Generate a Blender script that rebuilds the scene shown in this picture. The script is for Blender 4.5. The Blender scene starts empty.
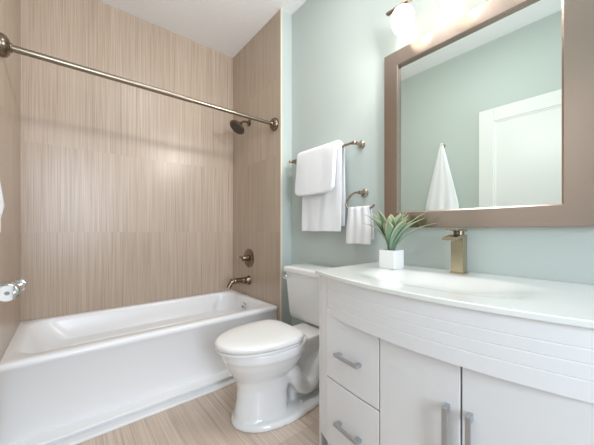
import bpy, bmesh, math, random
from mathutils import Vector, Matrix, noise
random.seed(7)
PI = math.pi
SC = bpy.context.scene
COL = SC.collection

# ------------------------------------------------------------------ camera, world, lights, exposure
cd = bpy.data.cameras.new('camera')
cd.sensor_width = 36.0
cd.lens = 278.0 / 594.0 * 36.0
cd.shift_y = 6.6 / 594.0
cd.clip_start = 0.02
cam = bpy.data.objects.new('camera', cd)
cam.location = (0, 0, 1.01)
cam.rotation_euler = (PI / 2, 0, -math.radians(39.48))
COL.objects.link(cam)
SC.camera = cam

W = bpy.data.worlds.new('daylight')
SC.world = W
W.use_nodes = True
W.node_tree.nodes['Background'].inputs[0].default_value = (0.90, 0.96, 1.0, 1)
W.node_tree.nodes['Background'].inputs[1].default_value = 0.12

ZC0 = 2.737
def area(name, loc, target, size, power, color):
    l = bpy.data.lights.new(name, 'AREA')
    l.shape = 'RECTANGLE'; l.size = size[0]; l.size_y = size[1]
    l.energy = power; l.color = color
    o = bpy.data.objects.new(name, l); COL.objects.link(o)
    o.location = loc
    o.rotation_euler = (Vector(target) - Vector(loc)).to_track_quat('-Z', 'Y').to_euler()
    return o
# unseen cool fill areas, added at the open camera side to brighten the room
f1 = area('fill_high', (0.45, -1.7, 1.7), (0.45, 1.9, 2.75), (1.4, 1.4), 4.0, (0.96, 0.99, 1.04))
f1.data.spread = math.radians(85)
f2 = area('fill_low', (0.05, -1.9, 1.5), (0.8, 1.3, 0.6), (0.6, 1.8), 12.0, (0.87, 0.97, 1.12))  # added fill aimed at vanity, toilet and tub apron
f2.data.spread = math.radians(130)
area('fill_top', (0.70, 0.85, ZC0 - 0.03), (0.70, 0.85, 0.0), (0.5, 0.5), 3.8, (1.0, 0.99, 0.98))  # unseen fill added under the ceiling to lift counter, lid and tub
SHADE_EMIT = 1.3
LAMP_W = 2.0

SC.view_settings.view_transform = 'Standard'
SC.view_settings.look = 'None'
SC.view_settings.gamma = 1.0
SC.view_settings.use_curve_mapping = False
SC.view_settings.exposure = 1.06

# ------------------------------------------------------------------ room constants (metres)
XW = 1.392      # painted wall behind toilet and vanity
XT = 1.285      # tiled plumbing wall of the tub alcove
XL = -0.241     # left wall
YB = 2.577      # tiled back wall
YE = 1.757      # where the alcove partition ends
YF = -2.2       # open camera side
ZC = 2.737
YT = 1.298      # toilet axis

# ------------------------------------------------------------------ materials
def srgb(r, g, b):
    f = lambda c: (c / 255 / 12.92) if c / 255 <= 0.04045 else ((c / 255 + 0.055) / 1.055) ** 2.4
    return (f(r), f(g), f(b), 1)

def mat(name, col, rough=0.5, metal=0.0, spec=0.5, coat=0.0, emit=None, estr=0.0, sheen=0.0):
    m = bpy.data.materials.new(name); m.use_nodes = True
    b = m.node_tree.nodes['Principled BSDF']
    b.inputs['Base Color'].default_value = col
    b.inputs['Roughness'].default_value = rough
    b.inputs['Metallic'].default_value = metal
    b.inputs['Specular IOR Level'].default_value = spec
    b.inputs['Coat Weight'].default_value = coat
    b.inputs['Coat Roughness'].default_value = 0.08
    b.inputs['Sheen Weight'].default_value = sheen
    if emit:
        b.inputs['Emission Color'].default_value = emit
        b.inputs['Emission Strength'].default_value = estr
    return m

def N(m, t, **kw):
    n = m.node_tree.nodes.new(t)
    for k, v in kw.items(): setattr(n, k, v)
    return n
def LK(m, a, b): m.node_tree.links.new(a, b)

def add_bump(m, scale, strength, dist=0.002, detail=4.0, stretch=None):
    b = m.node_tree.nodes['Principled BSDF']
    tc = N(m, 'ShaderNodeTexCoord'); src = tc.outputs['Object']
    if stretch:
        mp = N(m, 'ShaderNodeMapping'); mp.inputs['Scale'].default_value = stretch
        LK(m, src, mp.inputs['Vector']); src = mp.outputs['Vector']
    nz = N(m, 'ShaderNodeTexNoise'); nz.inputs['Scale'].default_value = scale; nz.inputs['Detail'].default_value = detail
    LK(m, src, nz.inputs['Vector'])
    bp = N(m, 'ShaderNodeBump'); bp.inputs['Strength'].default_value = strength; bp.inputs['Distance'].default_value = dist
    LK(m, nz.outputs['Fac'], bp.inputs['Height']); LK(m, bp.outputs['Normal'], b.inputs['Normal'])
    return m

def add_tint(m, scale, c1, c2, stretch=(1, 1, 1), detail=3.0):
    b = m.node_tree.nodes['Principled BSDF']
    tc = N(m, 'ShaderNodeTexCoord')
    mp = N(m, 'ShaderNodeMapping'); mp.inputs['Scale'].default_value = stretch
    LK(m, tc.outputs['Object'], mp.inputs['Vector'])
    nz = N(m, 'ShaderNodeTexNoise'); nz.inputs['Scale'].default_value = scale; nz.inputs['Detail'].default_value = detail
    LK(m, mp.outputs['Vector'], nz.inputs['Vector'])
    r = N(m, 'ShaderNodeValToRGB')
    r.color_ramp.elements[0].position = 0.3; r.color_ramp.elements[0].color = c1
    r.color_ramp.elements[1].position = 0.7; r.color_ramp.elements[1].color = c2
    LK(m, nz.outputs['Fac'], r.inputs['Fac']); LK(m, r.outputs['Color'], b.inputs['Base Color'])
    return m

def tile_mat(name, axes, tile, offset, cols, rough):
    """Streaked porcelain tile: axes = (weights of x,y,z making the across-grain coordinate u, weights making the grain v)."""
    m = bpy.data.materials.new(name); m.use_nodes = True
    b = m.node_tree.nodes['Principled BSDF']
    tc = N(m, 'ShaderNodeTexCoord')
    def dot(w):
        d = N(m, 'ShaderNodeVectorMath', operation='DOT_PRODUCT'); d.inputs[1].default_value = w
        LK(m, tc.outputs['Object'], d.inputs[0]); return d.outputs['Value']
    def mth(op, a, bb=None):
        n = N(m, 'ShaderNodeMath', operation=op)
        for i, v in enumerate((a, bb)):
            if v is None: continue
            if isinstance(v, (int, float)): n.inputs[i].default_value = v
            else: LK(m, v, n.inputs[i])
        return n.outputs[0]
    u, v = dot(axes[0]), dot(axes[1])
    tu = mth('DIVIDE', mth('SUBTRACT', u, offset[0]), tile[0])
    tv = mth('DIVIDE', mth('SUBTRACT', v, offset[1]), tile[1])
    iu, iv = mth('FLOOR', tu), mth('FLOOR', tv)
    fu, fv = mth('FRACT', tu), mth('FRACT', tv)
    cid = N(m, 'ShaderNodeCombineXYZ'); LK(m, iu, cid.inputs[0]); LK(m, iv, cid.inputs[1])
    wn = N(m, 'ShaderNodeTexWhiteNoise', noise_dimensions='3D'); LK(m, cid.outputs[0], wn.inputs['Vector'])
    # streaks, their pattern jumps from tile to tile
    def streak(su, sv, detail):
        cv = N(m, 'ShaderNodeCombineXYZ')
        LK(m, mth('MULTIPLY', u, su), cv.inputs[0])
        LK(m, mth('MULTIPLY', v, sv), cv.inputs[1])
        LK(m, mth('MULTIPLY', wn.outputs['Value'], 37.0), cv.inputs[2])
        nz = N(m, 'ShaderNodeTexNoise'); nz.inputs['Scale'].default_value = 1.0; nz.inputs['Detail'].default_value = detail
        nz.inputs['Roughness'].default_value = 0.6
        LK(m, cv.outputs[0], nz.inputs['Vector']); return nz.outputs['Fac']
    s = mth('ADD', mth('MULTIPLY', streak(240, 1.8, 2.0), 0.7), mth('MULTIPLY', streak(70, 0.9, 2.0), 0.3))
    ramp = N(m, 'ShaderNodeValToRGB')
    e = ramp.color_ramp.elements
    e[0].position = 0.32; e[0].color = cols[0]
    e[1].position = 0.68; e[1].color = cols[2]
    mid = e.new(0.5); mid.color = cols[1]
    LK(m, s, ramp.inputs['Fac'])
    # slight tone difference of whole tiles
    mr = N(m, 'ShaderNodeMapRange'); mr.inputs['To Min'].default_value = 0.95; mr.inputs['To Max'].default_value = 1.05
    LK(m, wn.outputs['Value'], mr.inputs['Value'])
    mul = N(m, 'ShaderNodeVectorMath', operation='SCALE')
    LK(m, ramp.outputs['Color'], mul.inputs[0]); LK(m, mr.outputs['Result'], mul.inputs['Scale'])
    # joints
    ju = mth('LESS_THAN', mth('MULTIPLY', mth('MINIMUM', fu, mth('SUBTRACT', 1.0, fu)), tile[0]), 0.0011)
    jv = mth('LESS_THAN', mth('MULTIPLY', mth('MINIMUM', fv, mth('SUBTRACT', 1.0, fv)), tile[1]), 0.0014)
    j = mth('MULTIPLY', mth('MAXIMUM', ju, jv), 0.6)
    mx = N(m, 'ShaderNodeMix', data_type='RGBA')
    LK(m, j, mx.inputs['Factor']); LK(m, mul.outputs[0], mx.inputs['A'])
    mx.inputs['B'].default_value = cols[3]
    LK(m, mx.outputs['Result'], b.inputs['Base Color'])
    b.inputs['Roughness'].default_value = rough
    b.inputs['Specular IOR Level'].default_value = 0.5
    bp = N(m, 'ShaderNodeBump'); bp.inputs['Strength'].default_value = 0.12; bp.inputs['Distance'].default_value = 0.001
    LK(m, s, bp.inputs['Height']); LK(m, bp.outputs['Normal'], b.inputs['Normal'])
    return m

TILE_COLS = (srgb(164, 145, 126), srgb(188, 169, 151), srgb(202, 186, 170), srgb(180, 164, 150))
FLOOR_COLS = (srgb(178, 156, 139), srgb(207, 187, 170), srgb(221, 205, 191), srgb(188, 170, 155))
M_TILE = tile_mat('streaked_wall_tile', ((1, 1, 0), (0, 0, 1)), (0.305, 0.61), (0.062 + YB, 0.985), TILE_COLS, 0.3)
M_FLOOR = tile_mat('streaked_floor_tile', ((1, 0, 0), (0, 1, 0)), (0.305, 0.61), (0.10, 0.45), FLOOR_COLS, 0.34)
M_PAINT = add_bump(mat('sea_glass_paint', srgb(192, 201, 196), 0.5, spec=0.3), 140, 0.08)
M_RETURN = add_bump(mat('sea_glass_paint_return', srgb(192, 201, 196), 0.5, spec=0.3), 140, 0.08)
M_CEIL = add_bump(mat('ceiling_paint', srgb(242, 242, 242), 0.8, spec=0.2), 70, 0.5, 0.006)
M_TRIM = mat('white_trim_paint', srgb(230, 230, 228), 0.35)
M_EDGE = mat('cream_tile_edge', srgb(225, 215, 198), 0.35)
M_ACRYL = mat('white_acrylic', srgb(240, 240, 241), 0.28, coat=0.1)
M_PORC = mat('white_porcelain', srgb(238, 238, 237), 0.10, coat=0.5)
M_SEAT = mat('white_seat_plastic', srgb(242, 241, 239), 0.22)
M_LACQ = add_tint(mat('white_lacquer', srgb(242, 242, 243), 0.28), 3.0, srgb(241, 241, 243), srgb(245, 245, 246), (1, 1, 0.2))
M_GAP = mat('dark_gap', srgb(70, 70, 72), 0.8)
M_TOP = add_tint(mat('white_cast_top', srgb(246, 247, 244), 0.08, coat=0.5), 4.0, srgb(244, 246, 243), srgb(248, 249, 246))
M_BRONZE = mat('brushed_bronze_nickel', srgb(134, 120, 106), 0.26, metal=1.0)
M_BAR = mat('towel_bar_nickel', srgb(176, 161, 146), 0.24, metal=1.0)
M_NICKEL = mat('brushed_nickel', srgb(150, 140, 126), 0.28, metal=1.0)
M_SATIN = mat('satin_grey_metal', srgb(188, 190, 194), 0.34, metal=0.85)
M_CHROME = mat('polished_chrome', srgb(225, 226, 228), 0.07, metal=1.0)
M_FAUCET = add_bump(mat('brushed_champagne_metal', srgb(186, 172, 146), 0.25, metal=1.0), 300, 0.05, 0.0005, stretch=(8, 8, 0.3))
M_FRAME = add_bump(mat('brushed_rose_nickel', srgb(184, 167, 156), 0.24, metal=1.0), 260, 0.12, 0.0006, stretch=(1, 8, 8))
M_MIRROR = mat('mirror_silver', srgb(232, 240, 236), 0.0, metal=1.0)
M_SHADE = mat('lit_frosted_glass', srgb(250, 248, 244), 0.3, emit=(1.0, 0.90, 0.77, 1), estr=SHADE_EMIT)
M_TOWEL = add_bump(mat('white_terry', srgb(243, 243, 245), 0.95, spec=0.1, sheen=0.3), 420, 0.9, 0.004)
M_PAPER = add_bump(mat('white_paper', srgb(244, 244, 242), 0.95, spec=0.1), 200, 0.2)
M_POT = mat('white_ceramic_pot', srgb(243, 243, 240), 0.35)
M_SOIL = add_bump(add_tint(mat('pot_filler', srgb(225, 222, 212), 0.9), 60, srgb(200, 196, 182), srgb(238, 236, 230)), 80, 1.0, 0.01)

def leaf_mat():
    m = bpy.data.materials.new('variegated_leaf'); m.use_nodes = True
    b = m.node_tree.nodes['Principled BSDF']
    uv = N(m, 'ShaderNodeUVMap')
    sp = N(m, 'ShaderNodeSeparateXYZ'); LK(m, uv.outputs[0], sp.inputs[0])
    r = N(m, 'ShaderNodeValToRGB')
    r.color_ramp.elements[0].position = 0.62; r.color_ramp.elements[0].color = srgb(122, 148, 122)
    r.color_ramp.elements[1].position = 0.92; r.color_ramp.elements[1].color = srgb(218, 212, 162)
    ad = N(m, 'ShaderNodeMath', operation='MULTIPLY_ADD')   # margins of the blade and its tip go pale
    ab = N(m, 'ShaderNodeMath', operation='ABSOLUTE')
    su = N(m, 'ShaderNodeMath', operation='SUBTRACT'); su.inputs[1].default_value = 0.5
    LK(m, sp.outputs[0], su.inputs[0]); LK(m, su.outputs[0], ab.inputs[0])
    LK(m, ab.outputs[0], ad.inputs[0]); ad.inputs[1].default_value = 1.0
    ml = N(m, 'ShaderNodeMath', operation='MULTIPLY'); ml.inputs[1].default_value = 0.52
    LK(m, sp.outputs[1], ml.inputs[0]); LK(m, ml.outputs[0], ad.inputs[2])
    LK(m, ad.outputs[0], r.inputs['Fac'])
    LK(m, r.outputs['Color'], b.inputs['Base Color'])
    b.inputs['Roughness'].default_value = 0.5
    return m
M_LEAF = leaf_mat()

# ------------------------------------------------------------------ mesh helpers
def link(name, bm, m, parent=None, smooth=False, mods=(), autos=None):
    me = bpy.data.meshes.new(name)
    bmesh.ops.recalc_face_normals(bm, faces=bm.faces)
    bm.to_mesh(me); bm.free()
    for mm in (m if isinstance(m, (list, tuple)) else [m]): me.materials.append(mm)
    if smooth:
        for p in me.polygons: p.use_smooth = True
    if autos is not None:
        me.set_sharp_from_angle(angle=math.radians(autos))
    o = bpy.data.objects.new(name, me); COL.objects.link(o)
    if parent: o.parent = parent
    for (t, kw) in mods:
        md = o.modifiers.new(t.lower(), t)
        for k, v in kw.items(): setattr(md, k, v)
    return o
BEV = lambda w=0.003, s=2: ('BEVEL', dict(width=w, segments=s, limit_method='ANGLE', angle_limit=math.radians(35)))
SUB = lambda n=2: ('SUBSURF', dict(levels=n, render_levels=n))

def thing(name, label, cat, group=None, loc=(0, 0, 0)):
    o = bpy.data.objects.new(name, None); COL.objects.link(o)
    o.empty_display_size = 0.05
    o['label'] = label; o['category'] = cat
    if group: o['group'] = group
    return o
def tag(o, label, cat, group=None):
    o['label'] = label; o['category'] = cat
    if group: o['group'] = group
    return o
def struct(name, bm, m, mods=(), smooth=False):
    o = link(name, bm, m, None, smooth, mods); o['kind'] = 'structure'; return o

def box(bm, x0, x1, y0, y1, z0, z1, mi=0):
    v = [bm.verts.new(p) for p in ((x0, y0, z0), (x1, y0, z0), (x1, y1, z0), (x0, y1, z0), (x0, y0, z1), (x1, y0, z1), (x1, y1, z1), (x0, y1, z1))]
    fs = []
    for q in ((0, 3, 2, 1), (4, 5, 6, 7), (0, 1, 5, 4), (1, 2, 6, 5), (2, 3, 7, 6), (3, 0, 4, 7)):
        f = bm.faces.new([v[i] for i in q]); f.material_index = mi; fs.append(f)
    return fs
def BX(*a):
    bm = bmesh.new(); box(bm, *a); return bm

def frame_of(d):
    d = Vector(d).normalized()
    a = Vector((0, 0, 1)) if abs(d.z) < 0.9 else Vector((1, 0, 0))
    x = a.cross(d).normalized(); y = d.cross(x).normalized()
    return x, y, d

def lathe(bm, origin, axis, prof, seg=32, cap=True):
    """prof: list of (distance along axis, radius)"""
    x, y, d = frame_of(axis); o = Vector(origin); rings = []
    for (h, r) in prof:
        c = o + d * h
        if r < 1e-5: rings.append([bm.verts.new(c)])
        else: rings.append([bm.verts.new(c + x * (r * math.cos(2 * PI * i / seg)) + y * (r * math.sin(2 * PI * i / seg))) for i in range(seg)])
    for a, b in zip(rings, rings[1:]):
        for i in range(seg):
            j = (i + 1) % seg
            if len(a) == 1 and len(b) == 1: continue
            if len(a) == 1: bm.faces.new((a[0], b[i], b[j]))
            elif len(b) == 1: bm.faces.new((a[i], a[j], b[0]))
            else: bm.faces.new((a[i], a[j], b[j], b[i]))
    if cap:
        for r in (rings[0], rings[-1]):
            if len(r) > 2: bm.faces.new(r)
    return bm

def tube(bm, pts, rad, seg=16, cap=True):
    pts = [Vector(p) for p in pts]; n = len(pts)
    rad = rad if isinstance(rad, (list, tuple)) else [rad] * n
    px = None; rings = []
    for i, p in enumerate(pts):
        t = (pts[min(i + 1, n - 1)] - pts[max(i - 1, 0)]).normalized()
        if px is None: px, _, _ = frame_of(t)
        else: px = (px - t * px.dot(t)).normalized()
        py = t.cross(px)
        rings.append([bm.verts.new(p + px * (rad[i] * math.cos(2 * PI * k / seg)) + py * (rad[i] * math.sin(2 * PI * k / seg))) for k in range(seg)])
    for a, b in zip(rings, rings[1:]):
        for k in range(seg):
            bm.faces.new((a[k], a[(k + 1) % seg], b[(k + 1) % seg], b[k]))
    if cap: bm.faces.new(rings[0]); bm.faces.new(rings[-1])
    return bm

def spline(pts, n=8):
    P = [Vector(p) for p in pts]; out = []
    for i in range(len(P) - 1):
        p0, p1, p2, p3 = P[max(i - 1, 0)], P[i], P[i + 1], P[min(i + 2, len(P) - 1)]
        for k in range(n):
            t = k / n
            out.append(0.5 * ((2 * p1) + (-p0 + p2) * t + (2 * p0 - 5 * p1 + 4 * p2 - p3) * t * t + (-p0 + 3 * p1 - 3 * p2 + p3) * t ** 3))
    out.append(P[-1]); return out

def loft(bm, loops, cap0=True, cap1=True):
    R = [[bm.verts.new(p) for p in L] for L in loops]
    n = len(R[0])
    for a, b in zip(R, R[1:]):
        for i in range(n): bm.faces.new((a[i], a[(i + 1) % n], b[(i + 1) % n], b[i]))
    if cap0: bm.faces.new(R[0])
    if cap1: bm.faces.new(R[-1])
    return R

def rrect(x0, x1, y0, y1, r, z, seg=8):
    out = []
    for (cx, cy, a0) in ((x1 - r, y1 - r, 0), (x0 + r, y1 - r, 90), (x0 + r, y0 + r, 180), (x1 - r, y0 + r, 270)):
        for k in range(seg + 1):
            a = math.radians(a0 + 90 * k / seg)
            out.append(Vector((cx + r * math.cos(a), cy + r * math.sin(a), z)))
    return out

def egg(cx, yc, af, ab, w, z, nb=2.0, nf=2.0, seg=48):
    """egg outline: front half-axis af towards -X, back half-axis ab towards +X, half width w"""
    out = []
    for k in range(seg):
        a = 2 * PI * k / seg
        c, s = math.cos(a), math.sin(a)
        n = nb if c > 0 else nf
        ax = ab if c > 0 else af
        out.append(Vector((cx + ax * math.copysign(abs(c) ** (2 / n), c), yc + w * math.copysign(abs(s) ** (2 / n), s), z)))
    return out

# ------------------------------------------------------------------ room shell
struct('floor', BX(XL - 0.1, XW + 0.1, YF, YB + 0.1, -0.06, 0.0), M_FLOOR)
struct('ceiling', BX(XL - 0.1, XW + 0.1, YF, YB + 0.1, ZC, ZC + 0.08), M_CEIL)
struct('wall_back', BX(XL - 0.1, XW + 0.1, YB, YB + 0.1, 0, ZC), M_TILE)
bm = bmesh.new()
box(bm, XL - 0.1, XL, YF, YE, 0, ZC, 0)
box(bm, XL - 0.1, XL, YE, YB, 0, ZC, 1)
struct('wall_left', bm, [M_PAINT, M_TILE])
struct('wall_right', BX(XW, XW + 0.1, YF, YB, 0, ZC), M_PAINT)
bm = bmesh.new()
box(bm, XT, XW, YE + 0.001, YB, 0, ZC, 0)
for f in bm.faces:
    if f.normal.y == 0: pass
    c = f.calc_center_median()
    if abs(c.y - YE - 0.001) < 1e-4: f.material_index = 1
struct('wall_alcove', bm, [M_TILE, M_RETURN])
struct('trim_1', BX(XT - 0.003, XT + 0.010, YE - 0.004, YE + 0.008, 0, ZC), M_EDGE)

def baseboard_y(name, x0, x1, y0, y1):
    struct(name, BX(min(x0, x1), max(x0, x1), y0, y1, 0, 0.10), M_TRIM, [BEV(0.004)])
baseboard_y('baseboard_right', XW - 0.014, XW, YF, YE)
baseboard_y('baseboard_left', XL, XL + 0.014, 0.94, 1.62)
baseboard_y('baseboard_alcove', XT + 0.012, XW - 0.014, YE - 0.013, YE)

# door in the left wall, seen in the mirror: leaf swung open flat against the wall, with recessed panels
dr = bpy.data.objects.new('door_1', None); COL.objects.link(dr); dr['kind'] = 'structure'
bm = bmesh.new()
LX0, LX1 = XL + 0.006, XL + 0.042
DY0, DY1, DZ1 = 0.115, 0.925, 2.10
box(bm, LX0, LX1 - 0.010, DY0, DY1, 0.012, DZ1)
for (a, b, c, d) in ((DY1 - 0.118, DY1, 0.012, DZ1), (DY0, DY0 + 0.118, 0.012, DZ1), (DY0 + 0.118, DY1 - 0.118, DZ1 - 0.118, DZ1), (DY0 + 0.118, DY1 - 0.118, 0.012, 0.22), (DY0 + 0.118, DY1 - 0.118, 0.86, 1.0)):
    box(bm, LX0 + 0.02, LX1, a, b, c, d)
link('door_leaf', bm, M_TRIM, dr, mods=[BEV(0.003)])
bm = bmesh.new()   # sticking around the recessed panels
for (z0, z1) in ((0.22, 0.86), (1.0, DZ1 - 0.118)):
    y0, y1 = DY0 + 0.118, DY1 - 0.118
    for (a, b, c, d) in ((y0, y0 + .014, z0, z1), (y1 - .014, y1, z0, z1), (y0 + .014, y1 - .014, z0, z0 + .014), (y0 + .014, y1 - .014, z1 - .014, z1)):
        box(bm, LX1 - 0.011, LX1 - 0.005, a, b, c, d)
link('panel_moulding', bm, M_TRIM, dr, mods=[BEV(0.002)])

# ------------------------------------------------------------------ bathtub
TX0, TX1, TY0, TY1, TZ = XL, XT, 1.800, YB, 0.401
tub = thing('bathtub', 'white alcove bathtub with plain front apron along the tiled wall', 'bathtub')
bm = bmesh.new()
S = 10
def trr(x0, x1, y0, y1, r, z): return rrect(x0, x1, y0, y1, r, z, S)
loops = [trr(TX0 + .0005, TX1 - .002, TY0 - 0.030, TY1 - .002, 0.004, 0.0),
         trr(TX0 + .0005, TX1 - .002, TY0 + 0.010, TY1 - .002, 0.004, TZ - 0.045),
         trr(TX0 + .0005, TX1 - .002, TY0 + 0.000, TY1 - .002, 0.004, TZ - 0.034),
         trr(TX0 + .0005, TX1 - .002, TY0 + 0.000, TY1 - .002, 0.005, TZ - 0.014),
         trr(TX0 + .0005, TX1 - .004, TY0 + 0.006, TY1 - .004, 0.006, TZ - 0.004),
         trr(TX0 + .0005, TX1 - .008, TY0 + 0.016, TY1 - .008, 0.010, TZ),
         trr(TX0 + .036, TX1 - .055, TY0 + 0.065, TY1 - .050, 0.12, TZ),
         trr(TX0 + .046, TX1 - .062, TY0 + 0.074, TY1 - .058, 0.13, TZ - 0.006),
         trr(TX0 + .060, TX1 - .068, TY0 + 0.080, TY1 - .064, 0.13, TZ - 0.030),
         trr(TX0 + .120, TX1 - .080, TY0 + 0.092, TY1 - .082, 0.15, TZ - 0.145),
         trr(TX0 + .130, TX1 - .083, TY0 + 0.098, TY1 - .092, 0.15, TZ - 0.155),
         trr(TX0 + .160, TX1 - .086, TY0 + 0.112, TY1 - .145, 0.14, TZ - 0.163),
         trr(TX0 + .172, TX1 - .089, TY0 + 0.120, TY1 - .158, 0.13, TZ - 0.175),
         trr(TX0 + .260, TX1 - .110, TY0 + 0.145, TY1 - .180, 0.11, TZ - 0.300),
         trr(TX0 + .330, TX1 - .150, TY0 + 0.185, TY1 - .210, 0.09, TZ - 0.335)]
loft(bm, loops, True, True)
link('tub_shell', bm, M_ACRYL, tub, smooth=True, autos=50)
bm = bmesh.new()    # stepped foot of the apron: sloped ledge, then a low upright at the floor
prof = [(0.020, 0.0), (-0.140, 0.0), (-0.140, 0.010), (-0.134, 0.014), (-0.088, 0.014), (-0.090, 0.029), (-0.103, 0.033), (-0.106, 0.039), (-0.100, 0.044), (-0.030, 0.048), (0.0, 0.050)]
loft(bm, [[Vector((x, TY0 + a, z)) for (a, z) in prof] for x in (TX0 + .0005, TX1 - 0.002)])
link('toe_ledge', bm, M_ACRYL, tub, mods=[BEV(0.003)])
bm = bmesh.new()
lathe(bm, (1.205, 2.205, 0.325), (-1, 0, 0.12), [(0, 0.034), (0.006, 0.034), (0.012, 0.028), (0.014, 0.0)])
box(bm, 1.182, 1.19, 2.200, 2.210, 0.312, 0.338)
link('overflow_plate', bm, M_CHROME, tub, smooth=True, autos=40)

# ------------------------------------------------------------------ shower fittings
rod = thing('shower_curtain_rod', 'long brushed nickel shower curtain rod spanning the tub alcove', 'curtain rod')
RY, RZ = 1.838, 1.85
link('rod', tube(bmesh.new(), [(XL + 0.03, RY, RZ), (0.62, RY, RZ)], 0.0155, 20), M_NICKEL, rod, smooth=True, autos=40)
link('rod', tube(bmesh.new(), [(0.60, RY, RZ), (XT - 0.02, RY, RZ)], 0.0135, 20), M_NICKEL, rod, smooth=True, autos=40)
for sx, x in ((1, XL), (-1, XT)):
    bm = lathe(bmesh.new(), (x, RY, RZ), (sx, 0, 0), [(0.0, 0.050), (0.006, 0.052), (0.014, 0.051), (0.024, 0.045), (0.032, 0.034), (0.036, 0.022), (0.042, 0.020), (0.042, 0.012)], 36)
    link('flange', bm, M_BRONZE, rod, smooth=True, autos=45)

sh = thing('showerhead', 'round bronze shower head tilted down from the tiled plumbing wall', 'shower head')
SY = 2.25
link('wall_flange', lathe(bmesh.new(), (XT, SY, 1.985), (-1, 0, 0), [(0, 0.032), (0.006, 0.032), (0.012, 0.022), (0.016, 0.012)]), M_BRONZE, sh, smooth=True, autos=45)
link('shower_arm', tube(bmesh.new(), spline([(XT - 0.005, SY, 1.985), (XT - 0.04, SY, 1.987), (XT - 0.065, SY, 1.980), (XT - 0.09, SY, 1.958)], 6), 0.0095, 14), M_BRONZE, sh, smooth=True, autos=45)
bm = lathe(bmesh.new(), (XT - 0.084, SY, 1.966), (-0.62, 0, -0.78), [(0, 0.012), (0.012, 0.018), (0.022, 0.018), (0.03, 0.026), (0.045, 0.058), (0.056, 0.073), (0.066, 0.076), (0.072, 0.071)], 36)
link('head_body', bm, M_BRONZE, sh, smooth=True, autos=45)
bm = lathe(bmesh.new(), Vector((XT - 0.084, SY, 1.966)) + Vector((-0.62, 0, -0.78)).normalized() * 0.071, (-0.62, 0, -0.78), [(0, 0.066), (0.004, 0.064), (0.006, 0.0)], 36)
link('spray_face', bm, mat('dark_rubber_face', srgb(70, 64, 58), 0.5), sh, smooth=True, autos=45)

vl = thing('shower_valve', 'round bronze shower valve with lever on tile above the tub spout', 'shower valve')
VZ = 0.745
link('escutcheon', lathe(bmesh.new(), (XT, SY, VZ), (-1, 0, 0), [(0, 0.085), (0.005, 0.085), (0.011, 0.078), (0.016, 0.045), (0.018, 0.03), (0.018, 0.0)], 40), M_BRONZE, vl, smooth=True, autos=45)
link('valve_hub', lathe(bmesh.new(), (XT - 0.016, SY, VZ), (-1, 0, 0), [(0, 0.028), (0.02, 0.025), (0.045, 0.024), (0.055, 0.019), (0.058, 0.0)], 28), M_BRONZE, vl, smooth=True, autos=45)
link('valve_lever', tube(bmesh.new(), spline([(XT - 0.05, SY, VZ), (XT - 0.058, SY + 0.03, VZ + 0.004), (XT - 0.06, SY + 0.068, VZ + 0.006)], 5), [0.012] * 4 + [0.010] * 4 + [0.008] * 3, 14), M_BRONZE, vl, smooth=True, autos=45)

sp = thing('tub_spout', 'curved bronze tub spout below the valve, over the tub end', 'tub spout')
link('spout_base', lathe(bmesh.new(), (XT, SY, 0.542), (-1, 0, 0), [(0, 0.042), (0.008, 0.042), (0.03, 0.032), (0.05, 0.026)], 28), M_BRONZE, sp, smooth=True, autos=45)
link('spout_body', tube(bmesh.new(), spline([(XT - 0.03, SY, 0.543), (XT - 0.09, SY, 0.546), (XT - 0.145, SY, 0.546), (XT - 0.183, SY, 0.534), (XT - 0.205, SY, 0.495)], 6), [0.030] * 5 + [0.026] * 8 + [0.024] * 6 + [0.021] * 6, 20), M_BRONZE, sp, smooth=True, autos=45)
link('diverter_knob', lathe(bmesh.new(), (XT - 0.18, SY, 0.550), (-0.15, 0, 1), [(0, 0.006), (0.014, 0.006), (0.016, 0.009), (0.024, 0.008), (0.026, 0)], 14), M_BRONZE, sp, smooth=True, autos=45)

# ------------------------------------------------------------------ toilet
wc = thing('toilet', 'white two-piece toilet with closed lid between bathtub and vanity', 'toilet')
BF = 0.582   # front of the rim
bm = bmesh.new()
RZT = 0.397
col = [  # (cx, front axis, back axis, half width, z) pedestal column flaring to the bowl
    (0.868, 0.210, 0.088, 0.112, 0.020), (0.868, 0.206, 0.088, 0.108, 0.06), (0.868, 0.196, 0.090, 0.101, 0.12),
    (0.868, 0.192, 0.115, 0.099, 0.18), (0.868, 0.200, 0.135, 0.108, 0.225), (0.868, 0.225, 0.165, 0.136, 0.265),
    (0.868, 0.250, 0.190, 0.162, 0.310), (0.868, 0.264, 0.203, 0.176, 0.345), (0.868, 0.272, 0.210, 0.182, 0.352), (0.868, 0.274, 0.210, 0.183, RZT)]
loft(bm, [egg(c, YT, a, b, w, z, 2.3) for (c, a, b, w, z) in col])
# foot plate
loft(bm, [egg(0.91, YT, 0.262, 0.36, 0.166, z, 2.6) for z in (0.0, 0.014)] + [egg(0.91, YT, 0.254, 0.355, 0.158, 0.030, 2.6)])
# rear trunk and deck that carries the tank
loft(bm, [rrect(0.98, 1.34, YT - w, YT + w, 0.03, z) for (w, z) in ((0.060, 0.015), (0.056, 0.15), (0.062, 0.25), (0.085, 0.31), (0.105, 0.350), (0.110, RZT - 0.012))])
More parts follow.
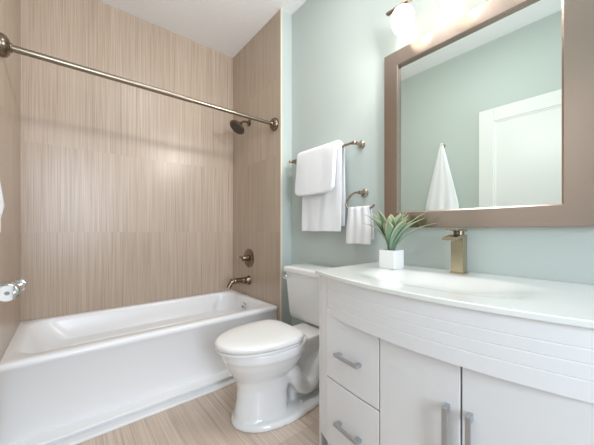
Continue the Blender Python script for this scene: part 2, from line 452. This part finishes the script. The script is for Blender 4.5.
# trapway swelling on both sides
for s in (-1, 1):
    y = YT + s * 0.078
    tube(bm, spline([(0.88, y - s * .02, 0.27), (0.97, y, 0.215), (1.01, y, 0.15), (1.06, y, 0.10), (1.12, y, 0.115), (1.16, y, 0.20), (1.21, y, 0.25), (1.26, y, 0.19), (1.27, y, 0.08), (1.27, y, 0.02)], 5), 0.045, 14)
bowl = link('bowl', bm, M_PORC, wc, smooth=True, mods=[('REMESH', dict(mode='VOXEL', voxel_size=0.007, use_smooth_shade=True)), ('SMOOTH', dict(factor=0.5, iterations=6))])
for s in (-1, 1):
    bm = lathe(bmesh.new(), (1.02, YT + s * 0.098, 0.024), (0, 0, 1), [(0, 0.013), (0.012, 0.012), (0.018, 0.008), (0.020, 0)], 16)
    link('bolt_cap', bm, M_PORC, wc, smooth=True, autos=45)
def lid_loop(g, z): return egg(0.85, YT, 0.286 + g, 0.168 + g, 0.184 + g, z, 3.8, 2.05, 64)
bm = bmesh.new()
loft(bm, [lid_loop(-0.010, RZT + .001), lid_loop(-0.004, RZT + .003), lid_loop(-0.004, RZT + 0.014), lid_loop(-0.009, RZT + 0.016)])
link('seat', bm, M_SEAT, wc, smooth=True, autos=45)
bm = bmesh.new()
loft(bm, [lid_loop(-0.006, RZT + 0.018), lid_loop(0.0, RZT + 0.021), lid_loop(0.001, RZT + 0.038), lid_loop(-0.004, RZT + 0.045), lid_loop(-0.016, RZT + 0.049), lid_loop(-0.07, RZT + 0.052), lid_loop(-0.15, RZT + 0.053)])
link('lid', bm, M_SEAT, wc, smooth=True, autos=60)
for s in (-1, 1):
    bm = BX(1.016, 1.052, YT + s * 0.075 - 0.022, YT + s * 0.075 + 0.022, RZT - 0.004, RZT + 0.016)
    link('hinge', bm, M_SEAT, wc, mods=[BEV(0.008, 3)])
def trim_rr(x0, x1, hw, r, z, bow=0.0):
    pts = rrect(x0, x1, YT - hw, YT + hw, r, z, 8)
    if bow:
        for p in pts:
            if p.x < (x0 + x1) / 2: p.x -= bow * (1 - ((p.y - YT) / hw) ** 2)
    return pts
bm = bmesh.new()
TB = 1.378
loft(bm, [trim_rr(1.235, TB - .01, 0.244, 0.03, RZT - .011, 0.006), trim_rr(1.205, TB, 0.262, 0.04, RZT + 0.008, 0.012), trim_rr(1.198, TB, 0.264, 0.04, RZT + 0.04, 0.014), trim_rr(1.172, TB, 0.272, 0.04, 0.713, 0.016)])
link('tank', bm, M_PORC, wc, smooth=True, autos=50)
bm = bmesh.new()
loft(bm, [trim_rr(1.168, TB, 0.273, 0.04, 0.714, 0.016), trim_rr(1.156, TB + .004, 0.280, 0.045, 0.720, 0.018), trim_rr(1.154, TB + .004, 0.281, 0.045, 0.744, 0.018), trim_rr(1.160, TB + .002, 0.276, 0.045, 0.753, 0.018), trim_rr(1.185, TB - .02, 0.22, 0.04, 0.756, 0.012)])
link('tank_lid', bm, M_PORC, wc, smooth=True, autos=50)
bm = bmesh.new()
lathe(bm, (1.185, YT + 0.246, 0.682), (-1, 0, 0), [(0, 0.018), (0.018, 0.018), (0.024, 0.013), (0.025, 0.0)], 18)
tube(bm, spline([(1.165, YT + 0.246, 0.682), (1.150, YT + 0.242, 0.681), (1.146, YT + 0.209, 0.676)], 5), [0.006] * 6 + [0.008] * 5, 12)
link('flush_lever', bm, M_CHROME, wc, smooth=True, autos=45)

# ------------------------------------------------------------------ vanity
VY0, VY1, VZT = -0.02, 0.93, 0.800
def bow(y, off): return off + 0.36 * (y - 0.425) ** 2
def face(y, off): return off + 0.19 * (y - 0.44) ** 2      # doors and drawers are flatter than the apron
def bow_sweep(bm, prof, y0, y1, n=24, curve=bow):
    """prof: closed polygon of (depth offset from the bowed line, z), swept along the bow"""
    loft(bm, [[Vector((curve(y0 + (y1 - y0) * k / n, d), y0 + (y1 - y0) * k / n, z)) for (d, z) in prof] for k in range(n + 1)])
    return bm
def panel(y0, y1, z0, z1, off, th, curve=bow):
    return bow_sweep(bmesh.new(), [(off, z0), (off, z1), (off + th, z1), (off + th, z0)], y0, y1, 24, curve)

va = thing('vanity_cabinet', 'white bow-front bathroom vanity cabinet with drawers, doors and grey bar pulls', 'vanity cabinet')
bm = bmesh.new()
XB = XW - 0.016
def side(y0, y1):    # full-depth side panel with a bowed front end
    P = [(bow(y0, 0.808), y0), (bow(y1, 0.808), y1), (XB, y1), (XB, y0)]
    loft(bm, [[Vector((x, y, z)) for (x, y) in P] for z in (0.0, VZT - .001)])
side(0.912, VY1); side(VY0, -0.002)
bow_sweep(bm, [(0.822, 0.10), (0.822, 0.118), (1.2, 0.118), (1.2, 0.10)], -0.002, 0.912)        # bottom board
bow_sweep(bm, [(0.87, 0.0), (0.87, 0.10), (0.885, 0.10), (0.885, 0.0)], -0.002, 0.912)          # toe kick
box(bm, XB - 0.01, XB, -0.002, 0.912, 0.0, 0.70)                                                  # back board
link('carcass', bm, M_LACQ, va, mods=[BEV(0.0015)])
link('dark_interior', bow_sweep(bmesh.new(), [(0.872, 0.12), (0.872, 0.70), (0.878, 0.70), (0.878, 0.12)], 0.0, 0.910), M_GAP, va)
link('stile', panel(0.857, 0.9115, 0.082, VZT - .001, 0.809, 0.030), M_LACQ, va, mods=[BEV(0.002)])
link('stile', panel(-0.0015, 0.036, 0.082, VZT - .001, 0.809, 0.030), M_LACQ, va, mods=[BEV(0.002)])
AP0, AP1 = 0.641, VZT - 0.001
prof = [(0.834, AP0), (0.808, AP0)]
for g in (0.686, 0.7215, 0.754):
    prof += [(0.808, g - 0.0022), (0.8098, g), (0.808, g + 0.0022)]
prof += [(0.808, AP1), (0.834, AP1)]
ap = link('apron', bow_sweep(bmesh.new(), prof, 0.038, 0.8530), M_LACQ, va)
link('bottom_rail', panel(0.038, 0.8530, 0.03, 0.079, 0.809, 0.02), M_LACQ, va, mods=[BEV(0.002)])

def bar_pull(p0, p1, nrm, parent):
    """square bar pull: a bar held off the face by two square feet"""
    p0, p1, nrm = Vector(p0), Vector(p1), Vector(nrm).normalized()
    t = (p1 - p0).normalized(); s = t.cross(nrm)
    bm = bmesh.new()
    def b(c, hl, hs, d0, d1):
        vs = []
        for d in (d0, d1):
            for (a, e) in ((-1, -1), (1, -1), (1, 1), (-1, 1)):
                vs.append(bm.verts.new(c + t * (a * hl) + s * (e * hs) + nrm * d))
        for q in ((0, 3, 2, 1), (4, 5, 6, 7), (0, 1, 5, 4), (1, 2, 6, 5), (2, 3, 7, 6), (3, 0, 4, 7)): bm.faces.new([vs[i] for i in q])
    L = (p1 - p0).length
    b((p0 + p1) / 2, L / 2, 0.0065, 0.020, 0.030)
    for q in (p0 + t * 0.010, p1 - t * 0.010): b(q, 0.010, 0.0062, -0.002, 0.022)
    return link('handle', bm, M_SATIN, parent, mods=[BEV(0.0012)])
def nrm_at(y): return (-1, 2 * 0.19 * (y - 0.44), 0)
DO, DT = 0.838, 0.018
for (z0, z1, hz) in ((0.3745, 0.660, 0.500), (0.085, 0.3685, 0.219)):
    d = link('drawer', panel(0.570, 0.8535, z0, z1, DO, DT, face), M_LACQ, va, mods=[BEV(0.0018)])
    ya, yb = 0.774, 0.647
    bar_pull((face(ya, DO), ya, hz), (face(yb, DO), yb, hz), nrm_at(0.71), d)
for (y0, y1, yh, zt) in ((0.3085, 0.5655, 0.340, 0.511), (0.0530, 0.3035, 0.282, 0.513)):
    d = link('door', panel(y0, y1, 0.085, 0.660, DO, DT, face), M_LACQ, va, mods=[BEV(0.0018)])
    bar_pull((face(yh, DO), yh, zt - 0.145), (face(yh, DO), yh, zt), nrm_at(yh), d)

# bowed white top with the basin formed in it
bm = bmesh.new()
NX, NY = 44, 60
CY0, CY1, CT, CB = -0.045, 0.957, 0.818, 0.8005
BCX, BCY, BHX, BHY = 1.075, 0.475, 0.165, 0.30
def top_z(x, y):
    q = (abs((x - BCX) / BHX) ** 3.2 + abs((y - BCY) / BHY) ** 3.2) ** (1 / 3.2)
    if q >= 1.08: return CT
    t = min(1, max(0, (1.08 - q) / 0.8)); t = t * t * (3 - 2 * t)
    return CT - 0.04 * t
grid = []
for i in range(NX + 1):
    row = []
    for j in range(NY + 1):
        y = CY0 + (CY1 - CY0) * j / NY
        xf = bow(y, 0.797)
        x = xf + (XW - 0.001 - xf) * i / NX
        row.append((x, y))
    grid.append(row)
vt = [[bm.verts.new((x, y, top_z(x, y))) for (x, y) in r] for r in grid]
vb = [[bm.verts.new((x, y, min(CB, top_z(x, y) - 0.012))) for (x, y) in r] for r in grid]
for i in range(NX):
    for j in range(NY):
        bm.faces.new((vt[i][j], vt[i + 1][j], vt[i + 1][j + 1], vt[i][j + 1]))
        bm.faces.new((vb[i][j], vb[i][j + 1], vb[i + 1][j + 1], vb[i + 1][j]))
for j in range(NY):
    bm.faces.new((vt[0][j], vt[0][j + 1], vb[0][j + 1], vb[0][j])); bm.faces.new((vt[NX][j], vb[NX][j], vb[NX][j + 1], vt[NX][j + 1]))
for i in range(NX):
    bm.faces.new((vt[i][0], vb[i][0], vb[i + 1][0], vt[i + 1][0])); bm.faces.new((vt[i][NY], vt[i + 1][NY], vb[i + 1][NY], vb[i][NY]))
vtop = thing('countertop', 'glossy white bow-front countertop on the vanity cabinet with a basin formed in it', 'countertop')
link('basin_slab', bm, M_TOP, vtop, smooth=True, autos=50, mods=[BEV(0.003)])

# ------------------------------------------------------------------ faucet
fa = thing('basin_faucet', 'square brushed champagne single-lever faucet standing on the vanity top', 'faucet')
FY = 0.487; FX0, FX1 = 1.292, 1.340
link('base_plate', BX(FX0 - 0.003, FX1 + 0.003, FY - 0.029, FY + 0.029, CT, CT + 0.006), M_FAUCET, fa, mods=[BEV(0.001)])
link('faucet_body', BX(FX0, FX1, FY - 0.025, FY + 0.025, CT + 0.005, 0.974), M_FAUCET, fa, mods=[BEV(0.002)])
bm = bmesh.new()
loft(bm, [[Vector((x, FY + y, z + dz)) for (y, z) in ((-0.025, 0), (0.025, 0), (0.025, h), (-0.025, h))] for (x, dz, h) in ((FX1, 0.972, 0.014), (FX0 - 0.01, 0.972, 0.014), (FX0 - 0.085, 0.964, 0.012))])
link('spout', bm, M_FAUCET, fa, mods=[BEV(0.0015)])
bm = bmesh.new()
lathe(bm, (FX0 - 0.07, FY, 0.967), (0, 0, -1), [(0, 0.009), (0.007, 0.009), (0.007, 0.006)], 16)
link('aerator', bm, M_CHROME, fa)
link('lever_neck', lathe(bmesh.new(), (0.5 * (FX0 + FX1), FY, 0.985), (0, 0, 1), [(0, 0.021), (0.016, 0.021)], 24), M_BRONZE, fa, smooth=True, autos=45)
bm = bmesh.new()
loft(bm, [[Vector((x, FY + y, z)) for (y, z) in ((-0.025, z0), (0.025, z0), (0.025, z0 + 0.008), (-0.025, z0 + 0.008))] for (x, z0) in ((FX1 + 0.002, 0.999), (FX0 - 0.055, 1.004))])
link('lever', bm, M_FAUCET, fa, mods=[BEV(0.0015)])

# ------------------------------------------------------------------ potted plant
pl = thing('potted_plant', 'small green and yellow strap-leaved plant in a square white pot', 'plant')
PX, PY = 1.228, 0.760
bm = bmesh.new()
hw = 0.042
R = [[(hw - 0.002, CT)], ]
loops = []
for (h, z) in ((hw - 0.003, CT), (hw, CT + 0.004), (hw, CT + 0.090), (hw - 0.005, CT + 0.090), (hw - 0.006, CT + 0.070)):
    loops.append(rrect(PX - h, PX + h, PY - h, PY + h, 0.003, z, 3))
loft(bm, loops)
link('pot', bm, M_POT, pl)
bm = bmesh.new()
box(bm, PX - hw + .0065, PX + hw - .0065, PY - hw + .0065, PY + hw - .0065, CT + 0.0705, CT + 0.078)
link('pot_filler', bm, M_SOIL, pl)
bm = bmesh.new()
uvl = bm.loops.layers.uv.new('UVMap')
rl = random.Random(11)
def leaf(az, reach, height, w, droop):
    n = 12
    base = Vector((PX + 0.008 * math.cos(az), PY + 0.008 * math.sin(az), CT + 0.076))
    out = Vector((math.cos(az), math.sin(az), 0)); sd = Vector((-math.sin(az), math.cos(az), 0))
    rows = []
    for k in range(n + 1):
        t = k / n
        c = base + out * (reach * (0.35 * t + 0.65 * t ** 1.8)) + Vector((0, 0, height * (t ** 0.85) - droop * max(0, t - 0.45) ** 2 / 0.3))
        ww = w * (0.42 + 0.58 * math.sin(PI * min(1, t * 1.05 + 0.05)) ** 0.8) * (1 if t < 0.75 else (1 - ((t - 0.75) / 0.25) ** 1.6 * 0.93))
        cup = 0.35 * ww
        rows.append([(bm.verts.new(c + sd * ww + Vector((0, 0, cup)) - out * cup * .5), (0.0, t)), (bm.verts.new(c), (0.5, t)), (bm.verts.new(c - sd * ww + Vector((0, 0, cup)) - out * cup * .5), (1.0, t))])
    for a, b in zip(rows, rows[1:]):
        for i in range(2):
            q = (a[i], a[i + 1], b[i + 1], b[i])
            f = bm.faces.new([v for v, _ in q]); f.smooth = True
            for lp, (_, uv) in zip(f.loops, q): lp[uvl].uv = uv
# leaves fan mainly along the wall; kept short towards the mirror behind
for i in range(25):
    az = 2 * PI * i / 25 * 1.0 + rl.uniform(-0.2, 0.2)
    toward = math.cos(az)
    reach = rl.uniform(0.05, 0.15) * (1.0 if toward < 0.25 else 0.72)
    height = rl.uniform(0.15, 0.225)
    leaf(az, reach, height, rl.uniform(0.019, 0.027), rl.uniform(0.0, 0.04))
for (az, r, h, w, d) in ((-1.5, 0.21, 0.165, 0.014, 0.02), (-1.75, 0.18, 0.185, 0.015, 0.02), (-1.35, 0.16, 0.21, 0.014, 0.01), (1.75, 0.11, 0.23, 0.016, 0.02), (2.2, 0.13, 0.225, 0.016, 0.03)):
    leaf(az, r, h, w, d)
link('foliage', bm, M_LEAF, pl, smooth=True, mods=[('SOLIDIFY', dict(thickness=0.0012)), SUB(1)])

# ------------------------------------------------------------------ wall mirror
mi = thing('wall_mirror', 'large rectangular mirror in wide brushed nickel frame above the vanity', 'mirror')
MY0, MY1, MZ0, MZ1, FW = 0.074, 0.890, 1.017, 1.970, 0.085
FR = 0.092          # the right member reads a little wider
def rloop(y0, y1, z0, z1, x): return [Vector((x, y0, z0)), Vector((x, y1, z0)), Vector((x, y1, z1)), Vector((x, y0, z1))]
bm = bmesh.new()
L = []
for (ins, d) in ((0, 0.001), (0, 0.026), (0.003, 0.030), (FW - 0.006, 0.030), (FW, 0.026), (FW, 0.010), (FW - 0.02, 0.006)):
    L.append(rloop(MY0 + ins * FR / FW, MY1 - ins, MZ0 + ins, MZ1 - ins, XW - d))
Rr = loft(bm, L, False, False)
for i in range(4): bm.faces.new((Rr[0][i], Rr[0][(i + 1) % 4], Rr[-1][(i + 1) % 4], Rr[-1][i]))
link('mirror_frame', bm, M_FRAME, mi)
bm = bmesh.new()
g = FW - 0.012
loft(bm, [rloop(MY0 + g, MY1 - g, MZ0 + g, MZ1 - g, XW - 0.008), rloop(MY0 + g, MY1 - g, MZ0 + g, MZ1 - g, XW - 0.0115)])
link('mirror_glass', bm, M_MIRROR, mi)

# ------------------------------------------------------------------ vanity light
lt = thing('vanity_light', 'three-shade vanity light bar glowing on the wall above the mirror', 'wall light')
LXC, LZ = 1.275, 2.119
link('backplate', BX(XW - 0.022, XW - 0.0005, 0.42, 0.58, LZ - 0.05, LZ + 0.06), M_BRONZE, lt, mods=[BEV(0.004)])
link('stem', tube(bmesh.new(), [(XW - 0.02, 0.50, LZ), (LXC + 0.01, 0.50, LZ)], 0.010, 14), M_BRONZE, lt, smooth=True, autos=45)
link('bar', BX(LXC - 0.012, LXC + 0.010, 0.19, 0.815, LZ - 0.005, LZ + 0.005), M_BRONZE, lt, mods=[BEV(0.002)])
for y in (0.728, 0.503, 0.278):
    link('socket_cup', lathe(bmesh.new(), (LXC, y, LZ - 0.004), (0, 0, -1), [(0, 0.016), (0.010, 0.020), (0.016, 0.024)], 24), M_BRONZE, lt, smooth=True, autos=45)
    bm = lathe(bmesh.new(), (LXC, y, LZ - 0.018), (0, 0, -1), [(0, 0.026), (0.010, 0.041), (0.030, 0.052), (0.055, 0.054), (0.085, 0.048), (0.108, 0.040), (0.115, 0.034), (0.116, 0.0)], 36)
    link('glass_shade', bm, M_SHADE, lt, smooth=True, autos=60)
    # the lamp's own light thrown out into the room
    lo = area('lamp_light', (LXC - 0.045, y + 0.045, LZ - 0.075), (LXC - 1.0, y + 1.0, LZ - 0.35), (0.06, 0.06), LAMP_W, (1.0, 0.96, 0.91))
    lo.data.shape = 'DISK'

# ------------------------------------------------------------------ towel bar and its towels
def wall_post(bm, y, z, x_out):
    lathe(bm, (XW, y, z), (-1, 0, 0), [(0, 0.026), (0.005, 0.026), (0.010, 0.020), (0.014, 0.012), (XW - x_out - 0.012, 0.010), (XW - x_out, 0.011)], 24)
    return bm
tb = thing('towel_bar', 'brushed nickel towel bar on the blue-green wall above the toilet', 'towel bar')
BX_, BZ = 1.320, 1.527
link('bar', tube(bmesh.new(), [(BX_, 1.052, BZ), (BX_, 1.692, BZ)], 0.008, 16), M_BAR, tb, smooth=True, autos=45)
for y in (1.064, 1.674):
    bm = wall_post(bmesh.new(), y, BZ, BX_)
    lathe(bm, (BX_, y - 0.013, BZ), (0, 1, 0), [(0, 0.008), (0.004, 0.0125), (0.022, 0.0125), (0.026, 0.008)], 18)
    link('wall_post', bm, M_BAR, tb, smooth=True, autos=45)

def draped(name, y0, y1, bx, bz, rad, zf, zb, th, flare, seed, label, folds=0.004, taper=0.0, nfold=3.0, corner=0.0):
    """cloth over a bar: front hangs to zf, back to zb; thickness th grows outwards"""
    path = []
    nb = 14
    for k in range(nb + 1):
        z = zb + (bz - zb) * k / nb; path.append((bx + rad + 0.002, z, (bz - z)))
    for k in range(1, 8):
        a = PI * k / 8; path.append((bx + rad * math.cos(a), bz + rad * math.sin(a), 0))
    nf = 18
    for k in range(nf + 1):
        z = bz + (zf - bz) * k / nf; path.append((bx - rad - flare * (k / nf) ** 0.8, z, (bz - z)))
    bm = bmesh.new(); n = 26; G = []
    H = bz - min(zf, zb)
    for (x, z, dn) in path:
        row = []
        for j in range(n + 1):
            t = j / n
            u = dn / H
            y = y0 + (y1 - y0) * t
            y = 0.5 * (y0 + y1) + (y - 0.5 * (y0 + y1)) * (1 - taper * u)
            wv = noise.noise(Vector((y * nfold * 4, z * 2.0, seed))) * folds * min(1, u * 3) + noise.noise(Vector((y * 26, z * 9, seed + 3))) * folds * 0.25
            row.append(bm.verts.new((min(x + wv, XW - 0.012) if x > bx else x + wv, y + 0.004 * noise.noise(Vector((z * 7, t * 2, seed + 9))), z + corner * abs(2 * t - 1) ** 9 * u ** 3 + (0.004 * noise.noise(Vector((t * 4, 0, seed))) if dn > H * .8 else 0))))
        G.append(row)
    for i in range(len(G) - 1):
        for j in range(n): bm.faces.new((G[i][j], G[i][j + 1], G[i + 1][j + 1], G[i + 1][j]))
    o = link(name, bm, M_TOWEL, None, smooth=True, mods=[('SOLIDIFY', dict(thickness=th, offset=0.0)), ('BEVEL', dict(width=th * 0.4, segments=3, limit_method='ANGLE', angle_limit=math.radians(50))), SUB(1)])
    return o
o = draped('bath_towel', 1.150, 1.515, BX_, BZ, 0.013, 0.996, 1.03, 0.006, 0.012, 2.0, '', 0.006)
tag(o, 'long white bath towel hung over the towel bar under a smaller towel', 'towel')
o = draped('hand_towel', 1.176, 1.552, BX_, BZ, 0.032, 1.240, 1.28, 0.026, 0.026, 5.0, '', 0.004, corner=0.03)
tag(o, 'thick folded white hand towel laid over the bath towel on bar', 'towel')

# ------------------------------------------------------------------ towel ring and its towel
tr = thing('towel_ring', 'brushed nickel open towel ring on the wall left of the mirror', 'towel ring')
RGX, RGY, RGZ = 1.335, 1.040, 1.229
bm = wall_post(bmesh.new(), RGY, RGZ, RGX)
link('wall_post', bm, M_BAR, tr, smooth=True, autos=45)
ring = spline([(RGX, RGY - 0.012, RGZ), (RGX, RGY + 0.03, RGZ), (RGX, 1.095, RGZ - 0.010), (RGX, 1.128, RGZ - 0.040), (RGX, 1.137, RGZ - 0.072), (RGX, 1.118, RGZ - 0.094), (RGX, 1.07, RGZ - 0.098), (RGX, 1.00, RGZ - 0.098), (RGX, 0.950, RGZ - 0.095), (RGX, 0.935, RGZ - 0.080)], 6)
link('ring', tube(bmesh.new(), ring, 0.0065, 14), M_BAR, tr, smooth=True, autos=45)

def ring_towel(y0, y1, zbar, zf, zb):
    bm = bmesh.new(); n = 44; G = []
    path = [(1, zb + (zbar - zb) * k / 12) for k in range(13)] + [(0, a) for a in range(1, 6)] + [(-1, zbar + (zf - zbar) * k / 16) for k in range(17)]
    yc = 0.5 * (y0 + y1)
    for (s, z) in path:
        row = []
        if s == 0:
            a = PI * z / 6; dx, zz, u = 0.012 * math.cos(a), zbar + 0.012 * math.sin(a), 0
        else:
            u = (zbar - z) / (zbar - zf); dx, zz = s * (0.012 + 0.006 * u), z
        for j in range(n + 1):
            t = j / n
            y = yc + (t - 0.5) * (y1 - y0) * (0.86 + 0.14 * min(1, u * 1.6))
            am = 0.0042 * (1 - 0.3 * u)
            wv = am * math.sin(t * 2 * PI * 3.2 + 0.6 * math.sin(3 * u)) + 0.004 * noise.noise(Vector((t * 5, zz * 6, 4.0)))
            x = RGX + dx + (wv if s <= 0 else wv * 0.5)
            row.append(bm.verts.new((min(x, XW - 0.01), y, zz + 0.005 * noise.noise(Vector((t * 3, 1, 1))) * u)))
        G.append(row)
    for i in range(len(G) - 1):
        for j in range(n): bm.faces.new((G[i][j], G[i][j + 1], G[i + 1][j + 1], G[i + 1][j]))
    return link('hand_towel', bm, M_TOWEL, None, smooth=True, mods=[('SOLIDIFY', dict(thickness=0.005, offset=0.0)), SUB(1)])
tag(ring_towel(0.948, 1.128, RGZ - 0.098, 0.922, 0.95), 'small white hand towel gathered through the towel ring beside the plant', 'towel')

# ------------------------------------------------------------------ left wall: paper holder, roll, hook and hanging towel
HZ, HX = 0.752, XL + 0.052
th_ = thing('paper_holder', 'shiny chrome toilet paper holder on the left wall by the tub', 'paper holder')
for y in (1.722,):
    if True:
        bm = lathe(bmesh.new(), (XL, y, HZ + 0.014), (1, 0, 0), [(0, 0.028), (0.006, 0.028), (0.010, 0.014), (0.062, 0.012), (0.066, 0.026), (0.084, 0.030), (0.094, 0.026), (0.098, 0.012), (0.098, 0)], 24)
        link('wall_post', bm, M_CHROME, th_, smooth=True, autos=45)
link('roller', tube(bmesh.new(), [(HX, 1.601, HZ), (HX, 1.722, HZ)], 0.007, 14), M_CHROME, th_, smooth=True, autos=45)
bm = bmesh.new()   # cover: flat on top back to the wall, curving down over the outer side of the roll
arc = [(HX + 0.036 * math.cos(math.radians(a)), HZ + 0.036 * math.sin(math.radians(a))) for a in range(-50, 91, 7)] + [(XL + 0.02, HZ + 0.036), (XL + 0.001, HZ + 0.036)]
Gr = [[bm.verts.new((x, y, z)) for (x, z) in arc] for y in (1.597, 1.712)]
for i in range(len(arc) - 1): bm.faces.new((Gr[0][i], Gr[0][i + 1], Gr[1][i + 1], Gr[1][i]))
cv = [bm.verts.new((HX + 0.036 * math.cos(math.radians(a)), 1.5965, HZ + 0.036 * math.sin(math.radians(a)))) for a in range(-62, 63, 8)]
bm.faces.new(cv)      # half cheek closing the near end
link('cover', bm, M_CHROME, th_, smooth=True, mods=[('SOLIDIFY', dict(thickness=0.003))])
bm = bmesh.new()
lathe(bm, (HX, 1.600, HZ), (0, 1, 0), [(0, 0.008), (0, 0.032), (0.108, 0.032), (0.108, 0.008), (0, 0.008)], 32, cap=False)
tag(link('toilet_paper_roll', bm, M_PAPER, None, smooth=True, autos=40), 'white toilet paper roll in the chrome holder on left wall', 'toilet paper')

hk = thing('robe_hook', 'small hook on left wall holding up a white towel, seen in mirror', 'hook')
bm = lathe(bmesh.new(), (XL, 1.255, 1.868), (1, 0, 0), [(0, 0.020), (0.005, 0.020), (0.009, 0.008), (0.03, 0.007)], 18)
link('hook_base', bm, M_BRONZE, hk, smooth=True, autos=45)
link('hook_arm', tube(bmesh.new(), spline([(XL + 0.028, 1.255, 1.868), (XL + 0.034, 1.255, 1.864), (XL + 0.040, 1.255, 1.868), (XL + 0.041, 1.255, 1.876)], 5), 0.006, 12), M_BRONZE, hk, smooth=True, autos=45)
bm = bmesh.new()
lps = []
for k in range(22):
    t = k / 21
    z = 1.890 - t * 0.89
    hwid = 0.012 + 0.152 * min(1, t / 0.72) ** 0.95 if t < 0.9 else 0.164 * (1 - 0.3 * ((t - 0.9) / 0.1) ** 2)
    dep = 0.010 + 0.036 * max(0, min(1, (t - 0.58) / 0.38))
    if t > 0.95: dep *= 0.75
    lp = []
    for q in range(56):
        a = 2 * PI * q / 56
        f = 1 + 0.20 * math.sin(a * 9 + 1.2 * t) * min(1, 0.3 + t)
        lp.append(Vector((XL + 0.036 + dep * math.sin(a) * f, 1.262 + hwid * math.cos(a), z)))
    lps.append(lp)
loft(bm, lps)
tag(link('hanging_towel', bm, M_TOWEL, None, smooth=True, autos=60), 'white towel hanging in a cone from left wall hook, reflected in mirror', 'towel')
